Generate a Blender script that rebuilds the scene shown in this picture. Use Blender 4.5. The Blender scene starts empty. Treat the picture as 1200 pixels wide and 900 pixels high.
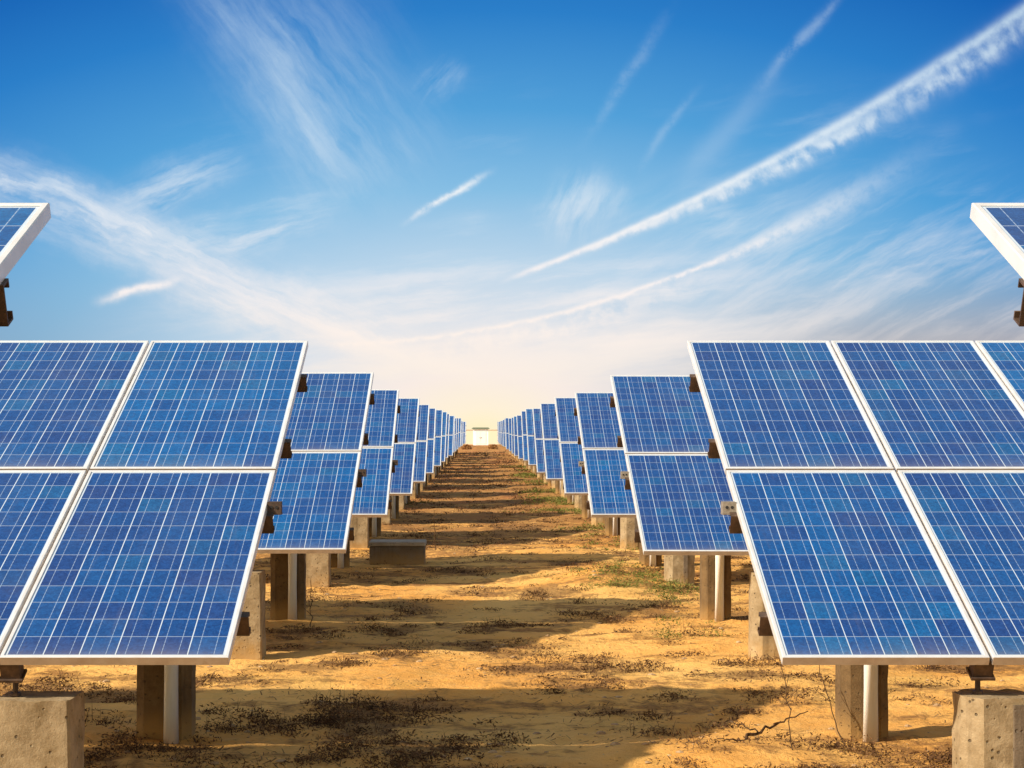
import bpy, bmesh, math, random
from mathutils import Vector, noise as mnoise
R = math.radians
random.seed(7)
scene = bpy.context.scene
COL = scene.collection

# ------------------------------------------------------------------ constants (metres, +Y is down the aisle)
CAM_H = 1.98
TILT = R(24.5)
CT, ST = math.cos(TILT), math.sin(TILT)
PITCH = 6.78            # spacing of the rows
Y_FIRST = 7.757         # lower edge of the first whole row
LOW_H = 0.94            # height of a table's lower edge
PL = 1.956              # panel length up the slope
VGAP = 0.024
HGAP = 0.016
AZ, EL = R(65.8), R(33.7)
SUN_TO = Vector((-math.sin(AZ)*math.cos(EL), -math.cos(AZ)*math.cos(EL), math.sin(EL)))
EXPOSURE = 0.75

# ------------------------------------------------------------------ object helpers
def link(o, parent=None):
    COL.objects.link(o)
    if parent is not None: o.parent = parent
    return o
def tag(o, label=None, cat=None, group=None, kind=None):
    if label: o['label'] = label
    if cat: o['category'] = cat
    if group: o['group'] = group
    if kind: o['kind'] = kind
    return o
def empty(name, loc=(0,0,0)):
    o = bpy.data.objects.new(name, None); o.empty_display_size = .3
    o.location = loc
    return link(o)
def to_mesh(bm, name, mat, smooth=False):
    bmesh.ops.recalc_face_normals(bm, faces=bm.faces[:])
    me = bpy.data.meshes.new(name); bm.to_mesh(me); bm.free()
    for m in (mat if isinstance(mat, (list, tuple)) else [mat]): me.materials.append(m)
    if smooth:
        for p in me.polygons: p.use_smooth = True
    return me
def obj(name, me, parent=None, loc=(0,0,0), rot=(0,0,0)):
    o = bpy.data.objects.new(name, me); o.location = loc; o.rotation_euler = rot
    return link(o, parent)
def box(bm, x0, x1, y0, y1, z0, z1, rx=0.0, org=(0,0,0)):
    vs = []
    c, s = math.cos(rx), math.sin(rx)
    for x in (x0, x1):
        for y in (y0, y1):
            for z in (z0, z1):
                vs.append(bm.verts.new((org[0]+x, org[1]+y*c-z*s, org[2]+y*s+z*c)))
    for f in ((0,1,3,2),(4,6,7,5),(0,4,5,1),(2,3,7,6),(0,2,6,4),(1,5,7,3)):
        bm.faces.new([vs[i] for i in f])
    return vs
def tube(bm, pts, rads, n=6, cap=True):
    rings = []
    for i, p in enumerate(pts):
        p = Vector(p)
        a = Vector(pts[max(i-1, 0)]); b = Vector(pts[min(i+1, len(pts)-1)])
        d = (b-a).normalized()
        u = d.cross(Vector((0,0,1)))
        if u.length < 1e-3: u = Vector((1,0,0))
        u.normalize(); v = d.cross(u)
        rings.append([bm.verts.new(p + rads[i]*(math.cos(2*math.pi*k/n)*u + math.sin(2*math.pi*k/n)*v)) for k in range(n)])
    for r0, r1 in zip(rings, rings[1:]):
        for k in range(n):
            bm.faces.new((r0[k], r0[(k+1)%n], r1[(k+1)%n], r1[k]))
    if cap:
        bm.faces.new(rings[0]); bm.faces.new(rings[-1])
def copy_tree(o, parent=None):
    c = o.copy(); COL.objects.link(c)
    if parent is not None: c.parent = parent
    for ch in list(o.children): copy_tree(ch, c)
    return c

# ------------------------------------------------------------------ node helpers
class N:
    """a scalar node output with arithmetic"""
    def __init__(s, nt, sock): s.nt, s.s = nt, sock
    def _m(s, op, *a, clamp=False):
        n = s.nt.nodes.new('ShaderNodeMath'); n.operation = op; n.use_clamp = clamp
        for i, x in enumerate((s,)+a):
            if isinstance(x, N): s.nt.links.new(x.s, n.inputs[i])
            else: n.inputs[i].default_value = x
        return N(s.nt, n.outputs[0])
    def __add__(s, o): return s._m('ADD', o)
    __radd__ = __add__
    def __mul__(s, o): return s._m('MULTIPLY', o)
    __rmul__ = __mul__
    def __sub__(s, o): return s._m('SUBTRACT', o)
    def __rsub__(s, o): return (s*-1.0) + o
    def __truediv__(s, o): return s._m('DIVIDE', o)
    def abs(s): return s._m('ABSOLUTE')
    def sqrt(s): return s._m('SQRT')
    def pow(s, e): return s._m('POWER', e)
    def floor(s): return s._m('FLOOR')
    def fract(s): return s._m('FRACT')
    def gt(s, o): return s._m('GREATER_THAN', o)
    def lt(s, o): return s._m('LESS_THAN', o)
    def mx(s, o): return s._m('MAXIMUM', o)
    def mn(s, o): return s._m('MINIMUM', o)
    def clamp(s): return s._m('ADD', 0.0, clamp=True)
    def gauss(s): return N(s.nt, (s*s*-1.0)._m('EXPONENT').s)
    def ss(s, a, b):
        n = s.nt.nodes.new('ShaderNodeMapRange'); n.interpolation_type = 'SMOOTHSTEP'
        s.nt.links.new(s.s, n.inputs[0])
        n.inputs[1].default_value, n.inputs[2].default_value = (a, b) if a < b else (b, a)
        n.inputs[3].default_value, n.inputs[4].default_value = (0, 1) if a < b else (1, 0)
        return N(s.nt, n.outputs[0])
def put(nt, sock, x):
    if isinstance(x, N): nt.links.new(x.s, sock)
    elif hasattr(x, 'is_output'): nt.links.new(x, sock)
    elif isinstance(x, (tuple, list)): sock.default_value = (*x, 1.0) if len(sock.default_value) == 4 and len(x) == 3 else x
    else: sock.default_value = x
def vec(nt, x, y, z=0.0):
    n = nt.nodes.new('ShaderNodeCombineXYZ')
    for i, v in enumerate((x, y, z)): put(nt, n.inputs[i], v)
    return n.outputs[0]
def sep(nt, v):
    n = nt.nodes.new('ShaderNodeSeparateXYZ'); nt.links.new(v, n.inputs[0])
    return [N(nt, o) for o in n.outputs]
def noise(nt, v, scale, detail=4, rough=.55, dist=0.0):
    n = nt.nodes.new('ShaderNodeTexNoise'); nt.links.new(v, n.inputs['Vector'])
    n.inputs['Scale'].default_value = scale; n.inputs['Detail'].default_value = detail
    n.inputs['Roughness'].default_value = rough; n.inputs['Distortion'].default_value = dist
    return N(nt, n.outputs['Fac'])
def mix(nt, f, a, b, mode='MIX'):
    n = nt.nodes.new('ShaderNodeMix'); n.data_type = 'RGBA'; n.blend_type = mode
    put(nt, n.inputs[0], f); put(nt, n.inputs[6], a); put(nt, n.inputs[7], b)
    return n.outputs[2]
def ramp(nt, f, stops, interp='LINEAR'):
    n = nt.nodes.new('ShaderNodeValToRGB'); nt.links.new(f.s, n.inputs[0])
    cr = n.color_ramp; cr.interpolation = interp
    while len(cr.elements) < len(stops): cr.elements.new(.5)
    for e, (p, c) in zip(cr.elements, stops): e.position = p; e.color = (*c, 1)
    return n.outputs[0]
def new_mat(name):
    m = bpy.data.materials.new(name); m.use_nodes = True
    nt = m.node_tree
    return m, nt, nt.nodes['Principled BSDF']
def coords(nt, kind='Object'):
    return nt.nodes.new('ShaderNodeTexCoord').outputs[kind]
def bump(nt, h, b, strength=.4, dist=.01):
    n = nt.nodes.new('ShaderNodeBump'); n.inputs['Strength'].default_value = strength
    n.inputs['Distance'].default_value = dist
    nt.links.new(h.s, n.inputs['Height']); nt.links.new(n.outputs[0], b.inputs['Normal'])
def lin(r, g, b):
    f = lambda c: c/12.92 if c <= .04045 else ((c+.055)/1.055)**2.4
    return (f(r/255), f(g/255), f(b/255))

# ------------------------------------------------------------------ materials
def mat_cells():
    m, nt, b = new_mat('solar_cells')
    uv = nt.nodes.new('ShaderNodeUVMap'); uv.uv_map = 'UVMap'
    u, v, _ = sep(nt, uv.outputs[0])
    oi = nt.nodes.new('ShaderNodeObjectInfo'); rnd = N(nt, oi.outputs['Random'])
    cu, cv, fu, fv = u.fract(), v.fract(), u.floor(), v.floor()
    wn = nt.nodes.new('ShaderNodeTexWhiteNoise'); wn.noise_dimensions = '3D'
    nt.links.new(vec(nt, fu, fv, rnd*91.0), wn.inputs['Vector'])
    r1, r2, r3 = sep(nt, wn.outputs['Color'])
    pan = rnd.ss(.15, .85)
    base = mix(nt, r1.pow(1.3), (.0016,.047,.195), (.0016,.078,.258))
    base = mix(nt, (r2.ss(.40, 1.0)*.36 + pan*.42).clamp(), base, (.010,.033,.150))
    base = mix(nt, r3.ss(.80, 1.0)*.42, base, (.004,.105,.25))
    vo = nt.nodes.new('ShaderNodeTexVoronoi'); vo.inputs['Scale'].default_value = 8.0
    nt.links.new(vec(nt, u, v, rnd*13.0), vo.inputs['Vector'])
    g = N(nt, sep(nt, vo.outputs['Color'])[0].s)
    base = mix(nt, 1.0, base, vec(nt, g*.36+.82, g*.30+.85, g*.24+.88), 'MULTIPLY')
    vo2 = nt.nodes.new('ShaderNodeTexVoronoi'); vo2.inputs['Scale'].default_value = 21.0
    nt.links.new(vec(nt, u, v, rnd*29.0), vo2.inputs['Vector'])
    g2 = N(nt, sep(nt, vo2.outputs['Color'])[1].s)
    base = mix(nt, 1.0, base, vec(nt, g2*.5+.75, g2*.4+.80, g2*.3+.85), 'MULTIPLY')
    # two bus bars down each cell, silver
    bus = ((cu-.27).abs().lt(.010)).mx((cu-.73).abs().lt(.010))
    base = mix(nt, bus*.62*((v*5.0).fract().ss(.10,.35)*.6+.4), base, (.30,.40,.55))
    gap = ((cu-.5).abs().gt(.4852)).mx((cv-.5).abs().gt(.488)*.62)
    outside = (u.lt(0.0)).mx(u.gt(6.0)).mx(v.lt(0.0)).mx(v.gt(12.0))
    base = mix(nt, gap.mx(outside), base, (.42,.50,.60))
    # thin dust that has washed to the lower edge
    d = noise(nt, coords(nt), 2.3, 5)
    drip = noise(nt, vec(nt, u*4.0, v*.22, rnd*17.0), 1.6, 5, .65)
    low = v.ss(1.3, -.1)*.16 + v.ss(.35, -.1)*.22
    base = mix(nt, (d.ss(.42,.8)*.035 + drip.ss(.54,.78)*.045 + low*(d*.8+.2)*.8).clamp(), base, (.42,.35,.25))
    nt.links.new(base, b.inputs['Base Color'])
    nt.links.new((d.ss(.3,.8)*.14 + .09).s, b.inputs['Roughness'])
    b.inputs['Specular IOR Level'].default_value = .27
    return m
def mat_frame():
    m, nt, b = new_mat('anodised_aluminium')
    d = noise(nt, coords(nt), 9.0, 4)
    nt.links.new(mix(nt, d.ss(.4,.75)*.35, (.70,.70,.71), (.48,.45,.40)), b.inputs['Base Color'])
    b.inputs['Roughness'].default_value = .38; b.inputs['Metallic'].default_value = .35
    return m
def mat_brown_edge():
    m, nt, b = new_mat('brown_edge_aluminium')
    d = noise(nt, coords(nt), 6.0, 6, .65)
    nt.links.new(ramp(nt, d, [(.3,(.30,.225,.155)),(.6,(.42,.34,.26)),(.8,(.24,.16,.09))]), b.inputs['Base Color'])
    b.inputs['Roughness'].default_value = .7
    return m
M_BROWN_EDGE = mat_brown_edge()
def mat_back():
    m, nt, b = new_mat('white_backsheet'); b.inputs['Base Color'].default_value = (.7,.7,.68,1); b.inputs['Roughness'].default_value = .6
    return m
def mat_steel():
    m, nt, b = new_mat('weathered_steel')
    d = noise(nt, coords(nt), 14.0, 6, .65)
    nt.links.new(ramp(nt, d, [(.35,(.035,.022,.016)),(.55,(.075,.045,.03)),(.72,(.14,.085,.05))]), b.inputs['Base Color'])
    b.inputs['Roughness'].default_value = .62; b.inputs['Metallic'].default_value = .25
    bump(nt, d, b, .3, .003)
    return m
def mat_galv():
    m, nt, b = new_mat('galvanised_plate')
    d = noise(nt, coords(nt), 30.0, 5, .6)
    nt.links.new(ramp(nt, d, [(.3,(.16,.13,.095)),(.6,(.30,.26,.21)),(.8,(.22,.13,.07))]), b.inputs['Base Color'])
    b.inputs['Roughness'].default_value = .5; b.inputs['Metallic'].default_value = .3
    return m
def mat_dark():
    m, nt, b = new_mat('bolt_hole'); b.inputs['Base Color'].default_value = (.012,.010,.009,1); b.inputs['Roughness'].default_value = .8
    return m
def mat_concrete(name='rough_concrete', a=(.190,.135,.070), c=(.350,.270,.165), dk=(.10,.07,.038)):
    m, nt, b = new_mat(name)
    oi = nt.nodes.new('ShaderNodeObjectInfo'); rnd = N(nt, oi.outputs['Random'])
    co = coords(nt); va = nt.nodes.new('ShaderNodeVectorMath'); va.operation = 'ADD'
    nt.links.new(co, va.inputs[0]); nt.links.new(vec(nt, rnd*37.0, rnd*11.0, rnd*23.0), va.inputs[1]); p = va.outputs[0]
    n1 = noise(nt, p, 5.5, 9, .72); n2 = noise(nt, p, 38.0, 5, .6)
    x, y, z = sep(nt, p); st = noise(nt, vec(nt, x*14.0, y*14.0, z*1.1), 1.0, 5, .6)
    col = mix(nt, n1.ss(.3,.7), a, c)
    col = mix(nt, st.ss(.52,.75)*.65, col, dk)
    pit = nt.nodes.new('ShaderNodeTexVoronoi'); pit.inputs['Scale'].default_value = 26.0; nt.links.new(p, pit.inputs['Vector'])
    hole = N(nt, pit.outputs['Distance']).ss(.24, .12) * noise(nt, p, 9.0, 2).ss(.42,.56)
    col = mix(nt, hole*.75, col, (.06,.045,.03))
    _, _, zo = sep(nt, co)
    # sand splashed up the foot of the concrete
    col = mix(nt, (zo + n1*.35).ss(.42, .14)*.55, col, (.46,.27,.085))
    nt.links.new(col, b.inputs['Base Color']); b.inputs['Roughness'].default_value = .92
    b.inputs['Specular IOR Level'].default_value = .2
    n3 = noise(nt, p, 110.0, 4, .7)
    bump(nt, n2*.55 + n3*.35 + n1*.25 - hole*1.6, b, .7, .010)
    return m
def mat_pipe():
    m, nt, b = new_mat('white_pipe')
    co = coords(nt); x, y, z = sep(nt, co)
    n = noise(nt, vec(nt, x*10.0, y*10.0, z*1.4), 1.0, 5, .6)
    col = mix(nt, n.ss(.45,.75)*.45, (.80,.79,.76), (.48,.41,.31))
    col = mix(nt, (z + n*.2).ss(.34,.08)*.5, col, (.50,.32,.13))
    nt.links.new(col, b.inputs['Base Color']); b.inputs['Roughness'].default_value = .45
    return m
def mat_ground():
    m, nt, b = new_mat('sandy_ground')
    co = coords(nt); x, y, z = sep(nt, co)
    w = noise(nt, vec(nt, x, y, 0.0), .42, 6, .6, .6)
    w2 = noise(nt, vec(nt, x*.8+31.0, y*1.9, 0.0), .8, 7, .62)
    f = noise(nt, co, 7.0, 8, .68)
    f2 = noise(nt, co, 30.0, 6, .75)
    sand = mix(nt, w.ss(.34,.66), (.65,.315,.075), (.79,.46,.14))
    sand = mix(nt, f.ss(.42,.78)*.55, sand, (.82,.51,.18))
    # reddish brown litter: thin near the front, close cover further down the aisle
    far = y.ss(17.0, 42.0)
    lit = (w2*.62 + f*.38 + far*.13).ss(.50, .60)
    sand = mix(nt, lit*.80, sand, mix(nt, f2.ss(.35,.65), (.12,.052,.019), (.38,.185,.062)))
    red = (noise(nt, vec(nt, x*.5, y*.22, 4.0), 1.0, 4)).ss(.45,.62) * y.ss(20.0, 60.0)
    sand = mix(nt, red*.5, sand, (.38,.125,.045))
    # soil darkened by rotted weeds, in ragged patches
    sa = nt.nodes.new('ShaderNodeAttribute'); sa.attribute_name = 'soil'; soil = N(nt, sa.outputs['Fac'])
    sand = mix(nt, (soil + (f-.5)*.9 + (f2-.5)*.5).ss(.06,.34)*.72, sand, mix(nt, f2.ss(.35,.65), (.085,.042,.018), (.27,.145,.058)))
    olive = noise(nt, vec(nt, x*.7+9.0, y*.5, 2.0), 1.0, 5).ss(.55,.72)
    sand = mix(nt, olive*.35, sand, (.22,.19,.055))
    # small crumbs of bark and dark soil
    cr = nt.nodes.new('ShaderNodeTexVoronoi'); cr.inputs['Scale'].default_value = 19.0; nt.links.new(vec(nt, x, y*.8, 0.0), cr.inputs['Vector'])
    crumb = N(nt, cr.outputs['Distance']).ss(.26,.13) * noise(nt, co, 1.7, 5, .7).ss(.50,.62)
    sand = mix(nt, crumb*.8, sand, (.09,.045,.02))
    nt.links.new(sand, b.inputs['Base Color'])
    b.inputs['Roughness'].default_value = .97; b.inputs['Specular IOR Level'].default_value = .1
    bump(nt, f*1.0 + f2*.45 + crumb*.25 + lit*.2, b, .95, .045)
    return m
def mat_leaf(name, c0, c1, c2, sc=3.0):
    m, nt, b = new_mat(name)
    n = noise(nt, coords(nt), sc, 5, .7)
    nt.links.new(ramp(nt, n, [(.30,c0),(.5,c1),(.70,c2)]), b.inputs['Base Color'])
    b.inputs['Roughness'].default_value = .9; b.inputs['Specular IOR Level'].default_value = .1
    return m
def mat_plain(name, c, rough=.6, dirt=(.4,.3,.2)):
    m, nt, b = new_mat(name)
    n = noise(nt, coords(nt), 2.0, 6, .65)
    nt.links.new(mix(nt, n.ss(.5,.8)*.25, c, dirt), b.inputs['Base Color']); b.inputs['Roughness'].default_value = rough
    return m
M_CELL, M_FRAME, M_BACK, M_STEEL, M_GALV, M_DARK = mat_cells(), mat_frame(), mat_back(), mat_steel(), mat_galv(), mat_dark()
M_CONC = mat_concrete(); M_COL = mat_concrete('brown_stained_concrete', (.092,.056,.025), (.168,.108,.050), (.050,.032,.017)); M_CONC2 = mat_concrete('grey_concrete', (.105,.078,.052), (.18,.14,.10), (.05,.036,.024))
M_PIPE, M_GROUND = mat_pipe(), mat_ground()

# ------------------------------------------------------------------ ground
def axis(fine0, fine1, step, grow, lo, hi):
    a = [fine0 + i*step for i in range(int((fine1-fine0)/step)+1)]
    s = step
    while a[-1] < hi: s *= grow; a.append(a[-1]+s)
    s = step
    while a[0] > lo: s *= grow; a.insert(0, a[0]-s)
    return a
def ground_h(x, y):
    p = Vector((x, y, 0))
    near = 1.0/(1.0+max(0, y-30)/40)
    far = min(1.0, max(0.0, (y-16)/14))
    h = far*(.045*mnoise.noise(p*.42+Vector((3,3,0))) + .035*mnoise.noise(p*1.05+Vector((8,1,0)))) + .030*mnoise.noise(p*.55) + .018*mnoise.noise(p*1.7+Vector((5,2,0)))
    c = mnoise.noise(p*4.1+Vector((1,7,0)))
    h += .028*max(0, c)*near + .013*mnoise.noise(p*9.3)*near + .022*max(0, mnoise.noise(p*2.6+Vector((9,3,0)))-.15)*near
    # the heaped sand right of the aisle
    h += .16*math.exp(-(((x-1.55)/.75)**2 + ((y-21.6)/1.2)**2))
    h += .07*math.exp(-(((x-1.5)/.6)**2 + ((y-10.2)/.5)**2))
    h += .05*math.exp(-(((x-.9)/1.2)**2 + ((y-27.0)/1.0)**2))
    return h*max(0.0, 1-max(0, y-150)/150) if y > 150 else h
def density(x, y):
    p = Vector((x*.75+20, y*.75, 0))
    return mnoise.noise(p)*.6 + mnoise.noise(p*2.6)*.4 - .42*math.exp(-(((x-1.75)/1.0)**2 + ((y-10.3)/.9)**2))
xs = axis(-4.5, 5.0, .065, 1.10, -6000, 6000)
ys = axis(8.6, 30.0, .06, 1.035, -300, 12000)
def build_ground():
    me = bpy.data.meshes.new('sandy_ground')
    nx = len(xs)
    vs = [(x, y, ground_h(x, y) if -400 < x < 400 and y < 400 else 0.0) for y in ys for x in xs]
    fs = [(j*nx+i, j*nx+i+1, (j+1)*nx+i+1, (j+1)*nx+i) for j in range(len(ys)-1) for i in range(nx-1)]
    me.from_pydata(vs, [], fs); me.materials.append(M_GROUND)
    at = me.attributes.new('soil', 'FLOAT', 'POINT')           # rotted plant matter lies where the weeds grow
    at.data.foreach_set('value', [density(x, y) if abs(x) < 60 and 0 < y < 240 else 0.0 for x, y, z in vs])
    for p in me.polygons: p.use_smooth = True
    tag(obj('sandy_ground', me), kind='structure')
build_ground()

# ------------------------------------------------------------------ solar tables
def panel_mesh(W):
    bm = bmesh.new(); uvl = bm.loops.layers.uv.new('UVMap')
    e = .008; mx = .019 + .008; my = .019 + .009         # frame lip, then a white margin, then the cells
    vs = box(bm, e, W-e, e, PL-e, -.011, -.005)
    for f in bm.faces:
        for l in f.loops:
            l[uvl].uv = ((l.vert.co.x-mx)/(W-2*mx)*6, (l.vert.co.y-my)/(PL-2*my)*12)
    bmesh.ops.recalc_face_normals(bm, faces=bm.faces[:])
    for f in bm.faces: f.material_index = 0 if f.normal.z > .5 else 1
    return to_mesh(bm, 'solar_panel', [M_CELL, M_BACK])
def frame_mesh(W):
    bm = bmesh.new(); lip = .019; ch = .0025
    def loop(i, z): return [bm.verts.new(c) for c in ((i,i,z),(W-i,i,z),(W-i,PL-i,z),(i,PL-i,z))]
    L = [loop(0,-.042), loop(0,-ch), loop(ch,0), loop(lip-ch,0), loop(lip,-ch), loop(lip,-.0042)]
    # the lip's underside stops just above the glass; the outer wall is hollow behind, with a return flange
    L += [loop(.006,-.0042), loop(.006,-.0395), loop(.018,-.0395), loop(.018,-.042)]
    for a, b in zip(L, L[1:]+L[:1]):
        for k in range(4):
            f = bm.faces.new((a[k], a[(k+1)%4], b[(k+1)%4], b[k]))
            if a is L[0] and k == 0: f.material_index = 1      # browner tone on the lower outer wall
    return to_mesh(bm, 'frame', [M_FRAME, M_BROWN_EDGE])
def purlin_mesh(length, sgn, out=.036):
    # a C channel lying across the slope, open towards the aisle end
    bm = bmesh.new(); t = .006; h = .105; w = .05
    x0, x1 = (-out, length+out)
    box(bm, x0, x1, -w/2, -w/2+t, -h+t, -t); box(bm, x0, x1, -w/2, w/2, -t, 0); box(bm, x0, x1, -w/2, w/2, -h, -h+t)
    box(bm, x0, x1, w/2-t, w/2, -.022, -t); box(bm, x0, x1, w/2-t, w/2, -h+t, -h+.022)
    return to_mesh(bm, 'purlin', M_STEEL)
def rough_column(w, d, h, chamf, seed, taper=0.0, amp=.009, seg=.045, below=.25):
    """upright concrete: chamfered plan, slightly uneven faces and edges; base at z=-below, centred on x, y"""
    bm = bmesh.new(); c = chamf
    plan = [(-w/2+c,-d/2),(w/2-c,-d/2),(w/2,-d/2+c),(w/2,d/2-c),(w/2-c,d/2),(-w/2+c,d/2),(-w/2,d/2-c),(-w/2,-d/2+c)]
    pts = []
    for a, b in zip(plan, plan[1:]+plan[:1]):
        n = max(1, round(math.hypot(b[0]-a[0], b[1]-a[1])/seg))
        pts += [(a[0]+(b[0]-a[0])*i/n, a[1]+(b[1]-a[1])*i/n) for i in range(n)]
    nz = max(3, round((h+below)/seg)); rings = []
    for j in range(nz+1):
        z = -below + (h+below)*j/nz; k = 1 - taper*(z/h)
        ring = []
        for x, y in pts:
            p = Vector((x*9, y*9, z*9)) + Vector((seed*7.1, seed*3.3, 0))
            q = 1 + amp*1.0*mnoise.noise(p)/max(.1, w/2)
            edge = (-.022*max(0, mnoise.noise(p*1.3)) if j == nz else 0)
            ring.append(bm.verts.new((x*k*q, y*k*q, z+edge)))
        rings.append(ring)
    n = len(pts)
    for a, b in zip(rings, rings[1:]):
        for i in range(n): bm.faces.new((a[i], a[(i+1)%n], b[(i+1)%n], b[i]))
    bm.faces.new(rings[-1])
    return bm
S_PURLIN = (.45, 1.50, 2.44, 3.43)
def slope(s, n=0.0):      # a point s metres up the slope, n above the glass: (y, z) in table coordinates (origin: lower edge on the ground)
    return (s*CT - n*ST, LOW_H + s*ST + n*CT)
def bracket_bm(zt):       # steel foot between pier top and the lower purlin
    bm = bmesh.new()
    tube(bm, [(0,0,-.03),(0,0,.115)], [.013,.013], 8)
    tube(bm, [(0,0,.065),(0,0,.085)], [.032,.032], 6)
    tube(bm, [(0,0,.002),(0,0,.016)], [.026,.026], 6)
    box(bm, -.055, .055, -.05, .05, .105, .117, rx=TILT)
    box(bm, -.045, .045, -.035, .035, .117, .20, rx=TILT)
    return to_mesh(bm, 'bracket', M_STEEL)
def make_table(side, W, ncol, seed, pier_w, pier_c):
    """side +1: right of the aisle, inner edge at x=0 and the table runs to +x; side -1 mirrors it"""
    t = empty('solar_array')
    tl = ncol*W + (ncol-1)*HGAP
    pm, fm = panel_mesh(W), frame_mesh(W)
    for c in range(ncol):
        for r in range(2):
            x = c*(W+HGAP) if side > 0 else -(c+1)*W - c*HGAP
            y, z = slope(r*(PL+VGAP))
            p = obj('solar_panel', pm, t, (x, y, z), (TILT,0,0))
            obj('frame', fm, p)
    x0 = 0 if side > 0 else -tl
    pu = purlin_mesh(tl, side)
    for s in S_PURLIN:
        y, z = slope(s, -.0425)
        obj('purlin', pu, t, (x0, y, z), (TILT,0,0))
    # bolted plate sticking out of the third purlin's end
    bm = bmesh.new(); box(bm, -.072, .0, -.04, .04, -.006, .056); box(bm, -.072, .0, -.04, .05, -.014, -.006)
    y, z = slope(1.56, -.060)
    ep = obj('end_plate', to_mesh(bm, 'end_plate', M_GALV if side > 0 else M_STEEL), t, (-.001 if side > 0 else .073, y, z), (0,0,0))
    for hx in (-.050, -.022):
        bm = bmesh.new(); tube(bm, [(hx,-.0435,.026),(hx,-.0395,.026)], [.009,.009], 10)
        obj('hole_disc', to_mesh(bm, 'hole_disc', M_DARK), ep)  # dark discs stand in for the shaded holes in the plate
    # supports: a low front pier and a tall rear column with a pipe, under two seams
    bkm = bracket_bm(0)
    first = .93 if side > 0 else .85
    cap_h = .75 if side > 0 else .74
    for i, sx in enumerate((first, first + 2*(W+HGAP) + .3)):
        X = side*sx
        bm = rough_column(pier_w, .30, cap_h, pier_c, seed+i*2.7, .02)
        pier = obj('concrete_pier', to_mesh(bm, 'concrete_pier', M_CONC), t, (X + (.09 if side > 0 else -.055), .16, 0))
        if side > 0 and i == 0:
            bm = bmesh.new(); box(bm, .035, .085, -.165, -.120, -.2, cap_h-.03)
            obj('mortar_strip', to_mesh(bm, 'mortar_strip', M_CONC2), pier)
        obj('bracket', bkm, t, (X + (.0 if side > 0 else -.16), .14, cap_h))
        yc = 3.02; ztop = LOW_H + (yc/CT)*ST - .30
        bm = rough_column(.305 if side > 0 else .35, .26, ztop, .055, seed+5+i*1.9, .0, .006, .07)
        obj('concrete_column', to_mesh(bm, 'concrete_column', M_COL), t, (X + (.135 if side > 0 else -.015), yc+.13, 0))
        bm = bmesh.new(); tube(bm, [(0,0,-.2),(.004,0,ztop*.5),(0,0,ztop+.04)], [.054]*3, 20)
        for f in bm.faces: f.smooth = len(f.verts) == 4
        obj('pipe', to_mesh(bm, 'pipe', M_PIPE, True), t, (X + (.148 if side > 0 else .050), yc-.068, 0))
        # inclined beam under the purlins
        bm = bmesh.new(); box(bm, -.03, .03, .40, 3.72, -.235, -.150)
        y, z = slope(0); obj('rafter', to_mesh(bm, 'rafter', M_STEEL), t, (X + side*.04, y, z), (TILT,0,0))
    return t
ORD = ['nearest','second','third','fourth','fifth','sixth','seventh','eighth','ninth','tenth','eleventh','twelfth','thirteenth',
       'fourteenth','fifteenth','sixteenth','seventeenth','eighteenth','nineteenth','twentieth','last']
NROWS = 21
def place_tables():
    for side, name, W in ((-1, 'left', 1.046), (1, 'right', .945)):
        rng = random.Random(5+side)
        near = make_table(side, W, 5, 3.0+side, .36 if side < 0 else .37, .012 if side < 0 else .085)
        tl = 5*W + 4*HGAP; flush = purlin_mesh(tl, side, .008)
        # further rows carry the same table; the far ones show only their first columns
        for k in range(NROWS):
            t = near if k == 0 else copy_tree(near)
            y = Y_FIRST + (k-1)*PITCH
            xin = -1.15 if side < 0 else 1.38
            dx = rng.uniform(-.03, .03); dz = rng.uniform(-.035, .035); dy = rng.uniform(-.06, .06)
            if k == 0: xin, dx, dz, dy = (-1.143 if side < 0 else 1.303), 0, .009, -.05
            if k == 1: dx = dz = dy = 0
            if k == 2: dx, dz, dy = (0, .015, 0) if side < 0 else (.015, 0, 0)
            if k == 3 and side > 0: dz = -.03
            t.location = (xin+dx, y+dy, dz)
            if k >= 2: t.rotation_euler.z = rng.uniform(-.009, .009); t.rotation_euler.x = rng.uniform(-.008, .008); t.rotation_euler.y = rng.uniform(-.005, .005)
            where = f'in the row {name} of the aisle'
            if k == 0: lab = f'nearest solar table, only its white top corner showing at the {name} edge'
            elif k == 1: lab = f'largest whole blue solar table, front of the row {name} of the aisle'
            elif k == NROWS-1: lab = f'tiny farthest solar table {where}, near the hut'
            else: lab = f'blue solar table, {ORD[k-1]} behind the large front one {where}' if k > 2 else f'blue solar table directly behind the large front one {where}'
            if k > 2 and k < NROWS-1: lab = f'{ORD[k-1]} whole blue solar table from the camera {where}'
            if k >= 4:
                for ch in list(t.children):
                    if ch.name.split('.')[0] == 'end_plate':
                        for g in list(ch.children): bpy.data.objects.remove(g)
                        bpy.data.objects.remove(ch)
                    elif ch.name.split('.')[0] == 'purlin': ch.data = flush
            if k >= 2 and side > 0:
                for ch in t.children:
                    if ch.name.split('.')[0] in ('concrete_pier', 'bracket'): ch.location.x += .10
            tag(t, lab, 'solar array', 'solar tables in two rows along the aisle')
        for ch in near.children:
            if ch.name.split('.')[0] == 'purlin': ch.data = flush
place_tables()

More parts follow.
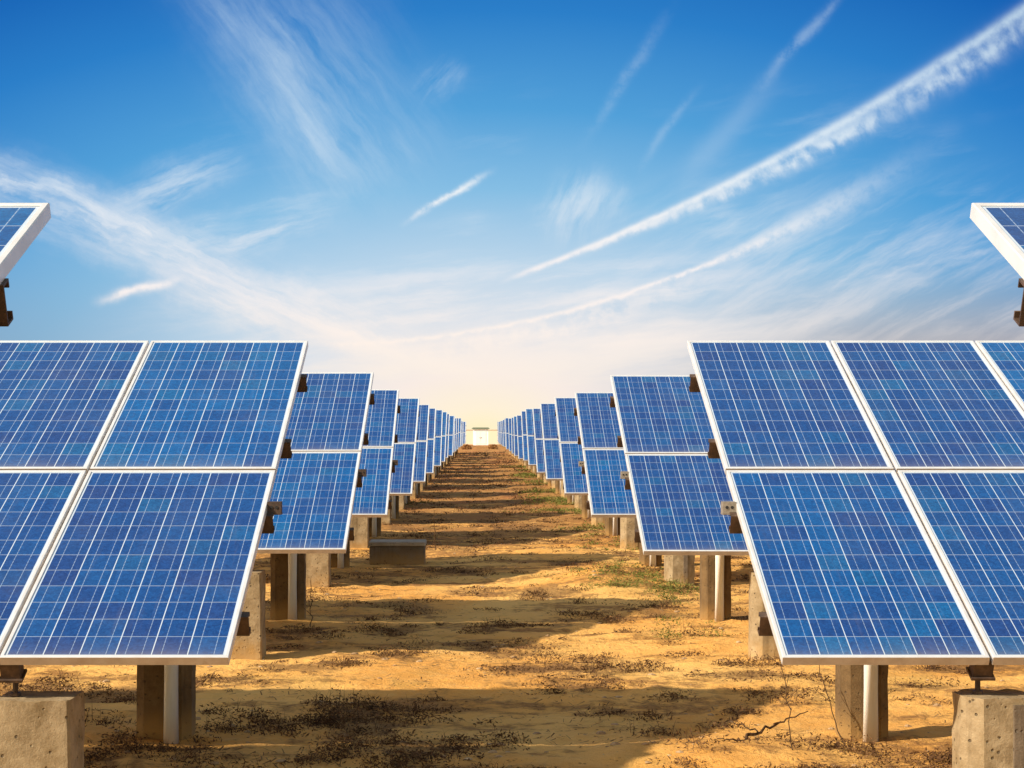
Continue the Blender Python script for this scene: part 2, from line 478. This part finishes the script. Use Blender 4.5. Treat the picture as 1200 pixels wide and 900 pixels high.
# ------------------------------------------------------------------ hut at the end of the aisle
def hut():
    t = empty('equipment_hut', (.03, 212, 0))
    w, h, d = 1.9, 2.0, 1.6
    bm = bmesh.new(); box(bm, -w/2, w/2, 0, d, -.3, h)
    white = mat_plain('white_painted_wall', (.86,.89,.92), .6, (.7,.62,.5))
    obj('wall', to_mesh(bm, 'wall', white), t)
    bm = bmesh.new(); vs = box(bm, -w/2-.16, w/2+.16, -.18, d+.18, h+.004, h+.10)
    vs2 = box(bm, -w/2-.05, w/2+.05, -.06, d+.06, h+.10+.003, h+.2)
    obj('roof', to_mesh(bm, 'roof', mat_plain('green_grey_roof', (.12,.16,.12), .7, (.2,.16,.1))), t)
    for s in (-1, 1):
        bm = bmesh.new(); box(bm, min(s*.02, s*.66), max(s*.02, s*.66), -.03, -.003, .12, 1.72)
        dr = obj('door', to_mesh(bm, 'door', mat_plain('white_door', (.80,.81,.80), .45, (.6,.55,.45))), t)
        bm = bmesh.new(); box(bm, s*.10-.02, s*.10+.02, -.06, -.033, .85, 1.0)
        obj('handle', to_mesh(bm, 'handle', M_STEEL), dr)
    tag(t, 'small white equipment hut with dark green flat roof at the end of the aisle', 'hut')
hut()

def end_wall():
    t = empty('added_haze_wall', (0, 222, 0))  # pale wall added to stand in for bright haze at the horizon
    pale = mat_plain('pale_haze_tone', (.70,.63,.50), .8, (.7,.6,.45))
    bm = bmesh.new(); box(bm, -60, 60, 0, .2, -.3, 1.86)
    obj('wall', to_mesh(bm, 'wall', pale), t)
    bm = bmesh.new(); box(bm, -60.05, 60.05, -.05, .25, 1.863, 1.92)
    obj('coping', to_mesh(bm, 'coping', pale), t)
    tag(t, 'added low pale wall standing in for haze behind the hut', 'wall')
end_wall()

# ------------------------------------------------------------------ concrete block in the aisle
def aisle_block():
    t = empty('concrete_block', (-1.22, 24.8, 0))
    bm = bmesh.new()
    vs = box(bm, -.40, .40, 0, .62, -.1, .27)
    bmesh.ops.bevel(bm, geom=bm.edges[:], offset=.012, segments=1, affect='EDGES')
    obj('block_body', to_mesh(bm, 'block_body', M_CONC2), t)  # dark body tone: the shade on its front is put into the colour
    bm = bmesh.new(); box(bm, -.42, .42, -.02, .64, .273, .335)
    for v in bm.verts:
        if v.co.z > .3: v.co.y += .0 if v.co.y < .3 else -.03; v.co.x *= .985
    bmesh.ops.bevel(bm, geom=bm.edges[:], offset=.010, segments=1, affect='EDGES')
    obj('lid', to_mesh(bm, 'lid', mat_concrete('lit_lid_concrete', (.25,.21,.16), (.36,.31,.25), (.13,.10,.07))), t)  # paler than the body: the lit top is put into the colour
    tag(t, 'low dark concrete block with a flat lid beside the left row of tables', 'concrete block')
aisle_block()

# ------------------------------------------------------------------ twigs, stalks, stakes
M_TWIG = mat_leaf('dry_twig_bark', (.035,.02,.012), (.07,.04,.02), (.13,.08,.045), 20)
def px(x, y, h=0.0):      # ground point under a picture position, used only to read sizes off the photograph
    Y = (CAM_H-h)*1992/(y-503); return ((x-563)*Y/1992, Y)
def wobble(a, b, n, amp, seed):
    a, b = Vector(a), Vector(b)
    return [a.lerp(b, i/n) + (Vector((mnoise.noise(Vector((i*.7, seed, 0))), mnoise.noise(Vector((i*.7, seed, 5))), mnoise.noise(Vector((i*.7, seed, 9))))) * amp if 0 < i < n else Vector()) for i in range(n+1)]
def branch():
    bm = bmesh.new()
    def tw(a, b, r, sd): tube(bm, wobble(a, b, 8, .03, sd), [r*(1-.07*i) for i in range(9)], 5)
    tw((0,0,.02), (.36,.55,.05), .013, 1); tw((.30,.46,.05), (.56,.66,.10), .007, 2); tw((0,0,.02), (-.05,-.22,.02), .010, 3)
    tw((.16,.24,.04), (.02,.36,.08), .006, 4); tw((.0,.0,.03), (-.14,-.06,.05), .006, 5)
    o = obj('fallen_twig', to_mesh(bm, 'fallen_twig', M_TWIG), None, (1.60, 10.55, .02))
    tag(o, 'dark forked twig lying on the sand before the right front table', 'twig')
branch()
def stalk(name, base, top, r, lab, cat, seed, side=3):
    bm = bmesh.new(); n = 10
    pts = wobble((0,0,-.03), Vector(top), n, .035, seed)
    tube(bm, pts, [r*(1-.05*i) for i in range(n+1)], 5)
    rng = random.Random(seed)
    for i in range(side):
        k = rng.randint(3, 9); p = pts[k]; a = rng.uniform(0, 6.28); l = rng.uniform(.05,.12)
        tube(bm, [p, p+Vector((math.cos(a)*l, math.sin(a)*l, l*.8))], [r*.5, r*.25], 4)
    o = obj(name, to_mesh(bm, name, M_TWIG), None, (base[0], base[1], 0)); tag(o, lab, cat)
stalk('dry_stalk', px(931,893), (-.03,.25,.60), .0045, 'thin dry stalk reaching up to the lower left corner of the right front table', 'dry stalk', 11)
stalk('dry_stalk', px(990,876), (-.14,.25,.56), .0045, 'leaning thin dry stalk left of the white pipe, under the right front table', 'dry stalk', 12)
stalk('thin_stake', px(510,645), (-.02,0,.66), .009, 'thin dark stake standing in the aisle right of the concrete block', 'stake', 13, 0)
stalk('dry_stalk', px(364,734), (.0,.05,.5), .006, 'short dry stalk beside the shaded pipe of the left second table', 'dry stalk', 14)

# ------------------------------------------------------------------ weeds and litter
def blade(V, F, x, y, z, a, lean, h, w):
    dx, dy = math.cos(a), math.sin(a); n = len(V)
    px_, py_ = -dy*w/2, dx*w/2
    V += [(x-px_, y-py_, z-.01), (x+px_, y+py_, z-.01),
          (x+dx*lean*.45-px_*.7, y+dy*lean*.45-py_*.7, z+h*.62), (x+dx*lean*.45+px_*.7, y+dy*lean*.45+py_*.7, z+h*.62),
          (x+dx*lean, y+dy*lean, z+h)]
    F += [(n, n+1, n+3, n+2), (n+2, n+3, n+4)]
def leaf(V, F, x, y, z, l, w, rng):
    d = Vector((rng.gauss(0,1), rng.gauss(0,1), rng.gauss(0,.6))).normalized(); e = d.cross(Vector((rng.gauss(0,1), rng.gauss(0,1), rng.gauss(0,1)))).normalized()
    c = Vector((x, y, z)); n = len(V)
    V += [tuple(c-d*l), tuple(c-e*w+d*l*.2), tuple(c+d*l), tuple(c+e*w+d*l*.1)]; F.append((n, n+1, n+2, n+3))
def clump(V, F, x, y, size, rng, upright=.5):
    z = ground_h(x, y); g = 1+max(0, y-16)/26; n = max(9, int(rng.uniform(45, 105)*(size/.15)/g**1.7))
    ex = rng.uniform(1.0, 2.0)
    for _ in range(n):
        a = rng.uniform(0, 6.283); r = rng.random()**.75*size
        bx, by = x+math.cos(a)*r*ex, y+math.sin(a)*r
        top = size*.60*upright*(1-(r/size)**2) + .004
        leaf(V, F, bx, by, z+top*rng.random()**1.4+.003, rng.uniform(.006,.022)*g, rng.uniform(.002,.006)*g, rng)
    for _ in range(max(2, n//7)):
        a = rng.uniform(0, 6.283); r = rng.random()*size*.8
        blade(V, F, x+math.cos(a)*r*ex, y+math.sin(a)*r, z, rng.uniform(0, 6.283), size*rng.uniform(.3, 1.1), size*rng.uniform(.15,.95)*upright, rng.uniform(.002,.0045)*g)
def mesh_of(name, V, F, mat):
    me = bpy.data.meshes.new(name); me.from_pydata(V, [], F); me.materials.append(mat)
    return me
def weeds():
    rng = random.Random(21); V, F = [], []
    for _ in range(9000):
        y = 9.2 + 135*rng.random()**2.0; half = 1.6 + y*.19
        x = rng.uniform(-half, half)
        if density(x, y) < .075 + rng.gauss(0,.06) - min(.26, max(0, y-19)*.012): continue
        clump(V, F, x, y, rng.uniform(.05, .17)*(1+max(0,y-25)/60), rng, rng.uniform(.3, .9))
    # taller tufts standing in the front strip
    for (qx, qy, s) in ((420,832,.26),(405,848,.2),(440,845,.18),(468,836,.2),(380,846,.2),(340,850,.22),(300,846,.2),(265,856,.22),(250,838,.15),(520,822,.1),
                        (655,812,.09),(735,806,.1),(705,838,.12),(770,838,.12),(840,852,.13),(760,860,.12),(590,868,.12),(690,724,.17),(720,728,.2),(600,735,.15),
                        (560,742,.16),(820,745,.2),(770,712,.2),(690,708,.2),(430,830,.22),(310,862,.2),(150,870,.2),(130,850,.18),(910,770,.12),(850,780,.1),(975,800,.1)):
        X, Y = px(qx, qy)
        for q in range(4): clump(V, F, X+rng.uniform(-.14,.14), Y+rng.uniform(-.10,.10), s*rng.uniform(.4,.9), rng, rng.uniform(.6,1.3))
    o = obj('dry_weeds', mesh_of('dry_weeds', V, F, mat_leaf('dead_weed', (.034,.017,.010), (.090,.046,.022), (.25,.14,.06), 5.0)))
    tag(o, 'dead brown weeds scattered over the sandy aisle', 'weeds', kind='stuff')
    # flat bits of straw and bark
    V, F = [], []
    for _ in range(16000):
        y = 9.2 + 45*rng.random()**1.8; half = 1.6+y*.19; x = rng.uniform(-half, half)
        if density(x+4, y) < .05: continue
        z = ground_h(x, y)+.012; a = rng.uniform(0, 3.1416); l = rng.uniform(.008,.038); w = rng.uniform(.0015,.005)
        ca, sa = math.cos(a), math.sin(a); n = len(V); t = rng.uniform(-.3,.6)*l
        V += [(x-ca*l-sa*w, y-sa*l+ca*w, z), (x-ca*l+sa*w, y-sa*l-ca*w, z), (x+ca*l+sa*w, y+sa*l-ca*w, z+t), (x+ca*l-sa*w, y+sa*l+ca*w, z+t+.004)]
        F.append((n, n+1, n+2, n+3))
    o = obj('straw_litter', mesh_of('straw_litter', V, F, mat_leaf('straw', (.06,.03,.015), (.18,.10,.04), (.42,.27,.11), 4.0)))
    tag(o, 'straw and bark crumbs strewn on the sand', 'litter', kind='stuff')
    # green grass by the right row
    V, F = [], []
    for _ in range(46):                                   # along the foot of the right row
        Y = 20 + 75*rng.random()**1.3; X = rng.gauss(2.0, .35)
        for _ in range(rng.randint(2, 9)):
            clump(V, F, X+rng.gauss(0,.25), Y+rng.gauss(0,.6), rng.uniform(.05,.12)*(1+Y/80), rng, .9)
    for (qx, qy, n, sp) in ((668,588,90,.8),(655,577,60,.7),(745,690,34,.55),(785,697,26,.4),(640,566,50,.8),(690,600,40,.6),(620,558,40,.8),(700,620,24,.5),(650,600,26,.8),(815,735,8,.4),(610,548,40,1.0),(480,590,12,.6)):
        X, Y = px(qx, qy)
        for _ in range(n):
            cx_, cy_ = X+rng.gauss(0, sp*.6), Y+rng.gauss(0, sp*1.2)
            clump(V, F, cx_, cy_, rng.uniform(.06,.13)*(1+Y/80), rng, 1.0)
    o = obj('green_grass', mesh_of('green_grass', V, F, mat_leaf('fresh_grass', (.07,.075,.015), (.12,.14,.03), (.24,.22,.06), 2.0)))
    tag(o, 'low green grass growing beside the right row', 'grass', kind='stuff')
weeds()
def pebbles():
    rng = random.Random(77); V, F = [], []
    for _ in range(900):
        y = 9.3 + 22*rng.random()**1.5; x = rng.uniform(-1.6-y*.19, 1.6+y*.19); r = .006 + .028*rng.random()**4
        z = ground_h(x, y); n = len(V); k = 6; sq = rng.uniform(.45,.8); a0 = rng.uniform(0,6.28)
        V.append((x, y, z - r*.3))
        for zz, rr in ((.05, 1.0), (.6, .75)):
            for i in range(k):
                a = a0 + 6.283*i/k; q = r*rr*rng.uniform(.75,1.2); V.append((x+math.cos(a)*q*1.2, y+math.sin(a)*q, z+zz*r*sq*rng.uniform(.8,1.2)))
        V.append((x, y, z+r*sq*.95))
        for i in range(k):
            j = (i+1)%k
            F += [(n+1+i, n+1+j, n+1+k+j, n+1+k+i), (n+1+k+i, n+1+k+j, n+1+2*k)]
    o = obj('pebbles', mesh_of('pebbles', V, F, mat_leaf('pebble_stone', (.20,.12,.06), (.36,.24,.13), (.50,.38,.24), 9.0)))
    tag(o, 'small stones and clods strewn over the sand', 'pebbles', kind='stuff')
pebbles()
def shrub(x, y, w, h, seed, lab):
    rng = random.Random(seed); t = empty('dry_shrub', (x, y, 0)); V, F = [], []
    for _ in range(700):
        a = rng.uniform(0, 6.283); r = rng.random()**.5; hh = rng.random()
        rr = w/2*r*math.sqrt(max(.05, 1-hh*hh*.9))*(1+.3*mnoise.noise(Vector((math.cos(a)*1.5, math.sin(a)*1.5, seed))))
        blade(V, F, math.cos(a)*rr, math.sin(a)*rr, hh*h*.8, rng.uniform(0,6.28), .12, rng.uniform(.02,.2), .05)
    obj('foliage', mesh_of('foliage', V, F, mat_leaf('dry_shrub_leaf', (.24,.11,.045), (.34,.17,.065), (.44,.24,.095), 2.0)), t)
    bm = bmesh.new()
    for k in range(6):
        a = k*1.05; tube(bm, [(0,0,-.05),(math.cos(a)*w*.2, math.sin(a)*w*.2, h*.6)], [.025,.008], 5)
    obj('stem', to_mesh(bm, 'stem', M_TWIG), t)
    tag(t, lab, 'shrub')
shrub(-1.35, 165, 1.1, .5, 3, 'brown dry shrub at the far end of the aisle, left of the hut')
shrub(1.25, 170, 1.0, .45, 4, 'brown dry shrub at the far end of the aisle, right of the hut')

# ------------------------------------------------------------------ sky, sun, camera
def sky():
    w = bpy.data.worlds.new('World'); scene.world = w; w.use_nodes = True
    nt = w.node_tree; bg = nt.nodes['Background']
    d = coords(nt, 'Generated'); dx, dy, dz = sep(nt, d)
    st = nt.nodes.new('ShaderNodeTexSky'); st.sky_type = 'NISHITA'; st.sun_disc = False
    st.sun_elevation = EL; st.sun_rotation = math.atan2(SUN_TO.x, SUN_TO.y)
    st.altitude = 200; st.air_density = 1.0; st.dust_density = .6; st.ozone_density = 2.0
    k = 1/(2**EXPOSURE)/.12       # the strength below is 0.12
    L = lambda r, g, b: tuple(c*k for c in lin(r, g, b))
    front = dy.mx(.05)
    u, v = dx/front, dz/front
    # sky over the far horizon: warm low glow in the middle, deep blue above
    rad = ((u*.50)*(u*.50) + v*v).sqrt() + (dy*-1.0+.2).mx(0.0)*.25
    t = rad/.30
    def RM(stops):
        n = nt.nodes.new('ShaderNodeValToRGB'); nt.links.new(t.s, n.inputs[0]); cr = n.color_ramp
        while len(cr.elements) < len(stops): cr.elements.new(.5)
        for e, (p, c) in zip(cr.elements, stops): e.position = p; e.color = (*lin(*c), 1)
        return n.outputs[0]
    clear = RM([(0,(255,242,196)),(.04,(255,241,214)),(.11,(249,236,228)),(.21,(222,227,234)),(.33,(186,213,234)),(.47,(134,190,228)),(.63,(82,160,217)),(.82,(44,127,201)),(1.0,(20,96,180))])
    side = (u.abs()).ss(.10,.34) * v.ss(.13,.02)
    clear = mix(nt, side*.75, clear, lin(146,166,184))
    warm = u.ss(.03,.26) * v.ss(.105,.02)
    clear = mix(nt, warm*.75, clear, lin(198,172,158))
    # ---------------- cirrus and vapour trails (fixed to directions in the sky)
    def P(x, y): return ((x-563)/1992, (503-y)/1992)
    px1 = 1/1992
    wn1 = noise(nt, vec(nt, u*1.0, v*1.0, 0.0), 26.0, 6, .62)
    wn2 = noise(nt, vec(nt, u+3.0, v, 1.0), 26.0, 6, .62)
    U, Vv = u + (wn1-.5)*.030, v + (wn2-.5)*.030
    fu, fv = u + (wn1-.5)*.010, v + (wn2-.5)*.010
    puffs = noise(nt, vec(nt, u, v, 3.0), 120.0, 5, .6)
    puffs2 = noise(nt, vec(nt, (u*.86+v*.51)*1.0, (v*.86-u*.51)*.75, 3.0), 75.0, 5, .62)
    fine = noise(nt, vec(nt, u*1.0, v*1.0, 7.0), 70.0, 7, .65)
    def along(A, B, uu, vv):
        (ax, ay), (bx, by) = P(*A), P(*B); ex, ey = bx-ax, by-ay; l = math.hypot(ex, ey); ex, ey = ex/l, ey/l
        s = ((uu-ax)*ex + (vv-ay)*ey)/l
        dd = (vv-ay)*ex - (uu-ax)*ey              # positive above the line
        return s, dd/px1                            # 0..1 along, picture pixels across
    def streaks(A, B, scale, stretch, uu, vv, z):
        (ax, ay), (bx, by) = P(*A), P(*B); a = math.atan2(by-ay, bx-ax); c, s = math.cos(a), math.sin(a)
        return noise(nt, vec(nt, (uu*c + vv*s)/stretch, vv*c - uu*s, z), scale, 6, .62)
    def quad(pts):                                  # least squares y = a + b u + c u^2 through picture points
        import itertools
        q = [P(*p) for p in pts]
        S = [sum(x**n for x, _ in q) for n in range(5)]; T = [sum(y*x**n for x, y in q) for n in range(3)]
        Mx = [[S[0],S[1],S[2],T[0]],[S[1],S[2],S[3],T[1]],[S[2],S[3],S[4],T[2]]]
        for i in range(3):
            pv = Mx[i][i]; Mx[i] = [m/pv for m in Mx[i]]
            for j in range(3):
                if j != i: f = Mx[j][i]; Mx[j] = [m-f*n for m, n in zip(Mx[j], Mx[i])]
        return [Mx[i][3] for i in range(3)]
    def X(x): return (x-563)/1992
    fib = noise(nt, vec(nt, (fu*.92 + fv*-.39)/7.0, fv*.92 + fu*.39, 11.0), 105.0, 5, .62)
    layers = []
    # main trail: a bright upper thread and puffs hanging below it
    a, b, c = quad([(585,328),(650,308),(720,280),(800,242),(860,211),(920,178),(985,143),(1060,100),(1130,58),(1200,12)])
    base_d = v - (u*u*c + u*b + a)
    dd = base_d/px1 + (wn1-.5)*5.0 + (puffs-.5)*5.0
    wid = u.ss(X(575), X(1180))
    on = u.ss(X(578), X(640))
    lobes = noise(nt, vec(nt, u*.87+v*.49, (v*.87-u*.49)*.55, 3.0), 82.0, 4, .55, .25)
    gaps = noise(nt, vec(nt, u, v, 9.0), 24.0, 3, .5)
    thread = (dd/(wid*4.5 + 3.2)).gauss() * on * (puffs.ss(.25,.6)*.45+.55) * (1.0 - wid*.35)
    hang = (dd + wid*19.0 + (lobes-.5)*30.0*wid)/(wid*13.0 + 2.0)
    body = hang.gauss() * on * (lobes*.72 + puffs*.28).ss(.36, .62) * (gaps.ss(.32,.55)*.45+.55) * (.92 - u.ss(X(1000), X(1250))*.3) * u.ss(X(620), X(740))
    soft = ((dd + wid*18.0)/(wid*19.0+3.0)).gauss() * on * .20 * (lobes.ss(.2,.6)*.6+.4)
    layers += [thread*.92, body*.80, soft]
    # second, older trail, curving under it
    a, b, c = quad([(365,405),(430,401),(500,393),(580,380),(660,364),(740,343),(820,316),(880,291),(940,260),(1000,225)])
    dd = (fv*.5+v*.5 - (u*u*c + u*b + a))/px1
    wid = u.ss(X(800), X(1040))
    tr = ((dd + (puffs-.5)*7.0)/(wid*15.0 + 3.0)).gauss() * u.ss(X(355), X(420)) * u.ss(X(1140), X(880)) * (puffs.ss(.28,.6)*.6+.4)
    below = ((dd+16.0)/16.0).gauss() * u.ss(X(420), X(560)) * u.ss(X(900), X(650)) * fine.ss(.38,.62)
    layers += [tr*(.88 - u.ss(X(760), X(1060))*.38), below*.6]
    def streak(A, B, w, amp, taper=.15, uu=fu, vv=fv, k=1.0):
        s, dd = along(A, B, uu, vv)
        m = s.ss(0.0, taper) * s.ss(1.0, 1.0-taper)
        return ((dd/w).gauss())*m*amp*k
    sk = streaks((105,354),(222,325), 60.0, 5.0, u, v, 2.0)
    layers.append(streak((102,355),(224,324), 5.0, .95, .35) * (sk.ss(.25,.55)*.7+puffs.ss(.3,.6)*.3))
    layers.append(streak((464,266),(587,194), 3.6, .85, .4) * puffs.ss(.22,.55))
    # broad wispy band on the left
    c1 = streaks((0,200),(420,370), 34.0, 4.5, U, Vv, 4.0)
    wisp = c1.ss(.36,.68)
    layers.append(streak((-260,110),(520,425), 30.0, .92, .15, U, Vv) * (wisp*.55 + fib.ss(.35,.65)*.35 + .10))
    layers.append(streak((150,320),(620,455), 22.0, .60, .25, U, Vv) * (wisp*.5+fib.ss(.38,.62)*.5))
    layers.append(streak((100,262),(300,178), 22.0, .50, .45, U, Vv) * streaks((100,262),(300,178), 90.0, 6.0, fu, fv, 12.0).ss(.34,.66))
    layers.append(streak((170,300),(420,240), 20.0, .50, .45, U, Vv) * streaks((170,300),(420,240), 90.0, 6.0, fu, fv, 13.0).ss(.34,.66))
    fib2 = streaks((250,0),(420,230), 80.0, 6.0, fu, fv, 15.0)
    c2 = streaks((250,0),(420,230), 30.0, 4.0, U, Vv, 5.0)
    layers.append(streak((205,-110),(430,270), 46.0, .40, .35, U, Vv) * (c2.ss(.30,.70)*.45+fib2.ss(.3,.7)*.45+.05))
    layers.append(streak((310,-60),(480,260), 70.0, .26, .3, U, Vv) * (c2.ss(.3,.65)*.35+fib2.ss(.3,.7)*.65))
    layers.append(streak((485,130),(540,60), 16.0, .30, .45, U, Vv) * streaks((485,130),(540,60), 70.0, 4.0, fu, fv, 17.0).ss(.3,.66))
    # faint thin streaks
    layers.append(streak((1030,-60),(860,140), 6.0, .25, .5) * fine.ss(.25,.6))
    layers.append(streak((930,70),(770,245), 14.0, .13, .45))
    layers.append(streak((800,-10),(670,190), 6.5, .16, .5) * fine.ss(.25,.6))
    layers.append(streak((830,85),(735,215), 5.0, .15, .5) * fine.ss(.25,.6))
    # torn tuft in the middle and streaky veil low on the right
    layers.append(streak((620,275),(740,210), 28.0, .48, .45, U, Vv) * streaks((660,290),(705,180), 70.0, 4.0, fu, fv, 16.0).ss(.32,.66))
    c3 = streaks((800,400),(1200,190), 44.0, 7.0, fu, fv, 6.0)
    veil = c3.ss(.42,.70) * u.ss(X(640), X(900)) * v.ss(X(563)+.02, .07) * v.ss(.165,.10)
    layers.append(veil*.42)
    c5 = streaks((300,330),(760,250), 52.0, 6.0, fu, fv, 19.0)
    layers.append(c5.ss(.46,.72) * noise(nt, vec(nt, u, v, 21.0), 9.0, 3, .5).ss(.42,.62) * v.ss(.02,.06) * v.ss(.22,.12) * u.ss(-.20,-.10) * .38)
    c6 = streaks((400,360),(1000,300), 60.0, 9.0, fu, fv, 23.0)
    layers.append(c6.ss(.45,.70) * v.ss(.03,.055) * v.ss(.12,.075) * u.ss(-.14,-.04) * u.ss(.24,.10) * .5)
    c4 = streaks((350,430),(800,380), 34.0, 7.0, fu, fv, 8.0)
    layers.append(c4.ss(.42,.66) * v.ss(.0,.03) * v.ss(.10,.05) * (u.abs()).ss(.25,.08) * .55)
    keep = None
    for l in layers:
        q = 1.0 - l.clamp()
        keep = q if keep is None else keep*q
    cloud = (1.0 - keep) * dy.ss(.15,.4)
    ccol = ramp(nt, v, [(.0,lin(255,241,218)),(.05,lin(255,242,232)),(.09,lin(252,244,242)),(.16,lin(240,247,250)),(.26,lin(214,238,248))])
    col = mix(nt, cloud.clamp(), clear, ccol)
    kk = mix(nt, 1.0, col, (k, k, k), 'MULTIPLY')
    # sky model overhead and behind, brightened and warmed to lift the shadows
    hi = dz.ss(.30,.55).mx(dy.ss(.25,-.15))
    nishita = mix(nt, 1.0, st.outputs[0], (1.95,1.46,.96), 'MULTIPLY')
    final = mix(nt, hi, kk, nishita)
    nt.links.new(final, bg.inputs['Color']); bg.inputs['Strength'].default_value = .12
    w.cycles.sampling_method = 'MANUAL'; w.cycles.sample_map_resolution = 512
sky()
ld = bpy.data.lights.new('sun', 'SUN'); ld.energy = 4.5; ld.angle = R(1.1); ld.color = (1.0, .87, .68)
so = link(bpy.data.objects.new('sun', ld)); so.location = (-20, -10, 20)
so.rotation_euler = (-SUN_TO).to_track_quat('-Z', 'Y').to_euler()
cd = bpy.data.cameras.new('camera'); cam = link(bpy.data.objects.new('camera', cd))
cam.location = (0, 0, CAM_H); cam.rotation_euler = (R(90), 0, 0)
cd.sensor_width = 36; cd.lens = 1992/1200*36; cd.shift_x = (600-563)/1200; cd.shift_y = (503-450)/1200
cd.clip_start = .05; cd.clip_end = 20000
scene.camera = cam
vs = scene.view_settings; vs.view_transform = 'Standard'; vs.look = 'None'; vs.exposure = EXPOSURE; vs.gamma = 1; vs.use_curve_mapping = False
scene.cycles.max_bounces = 6; scene.cycles.diffuse_bounces = 3; scene.cycles.glossy_bounces = 3
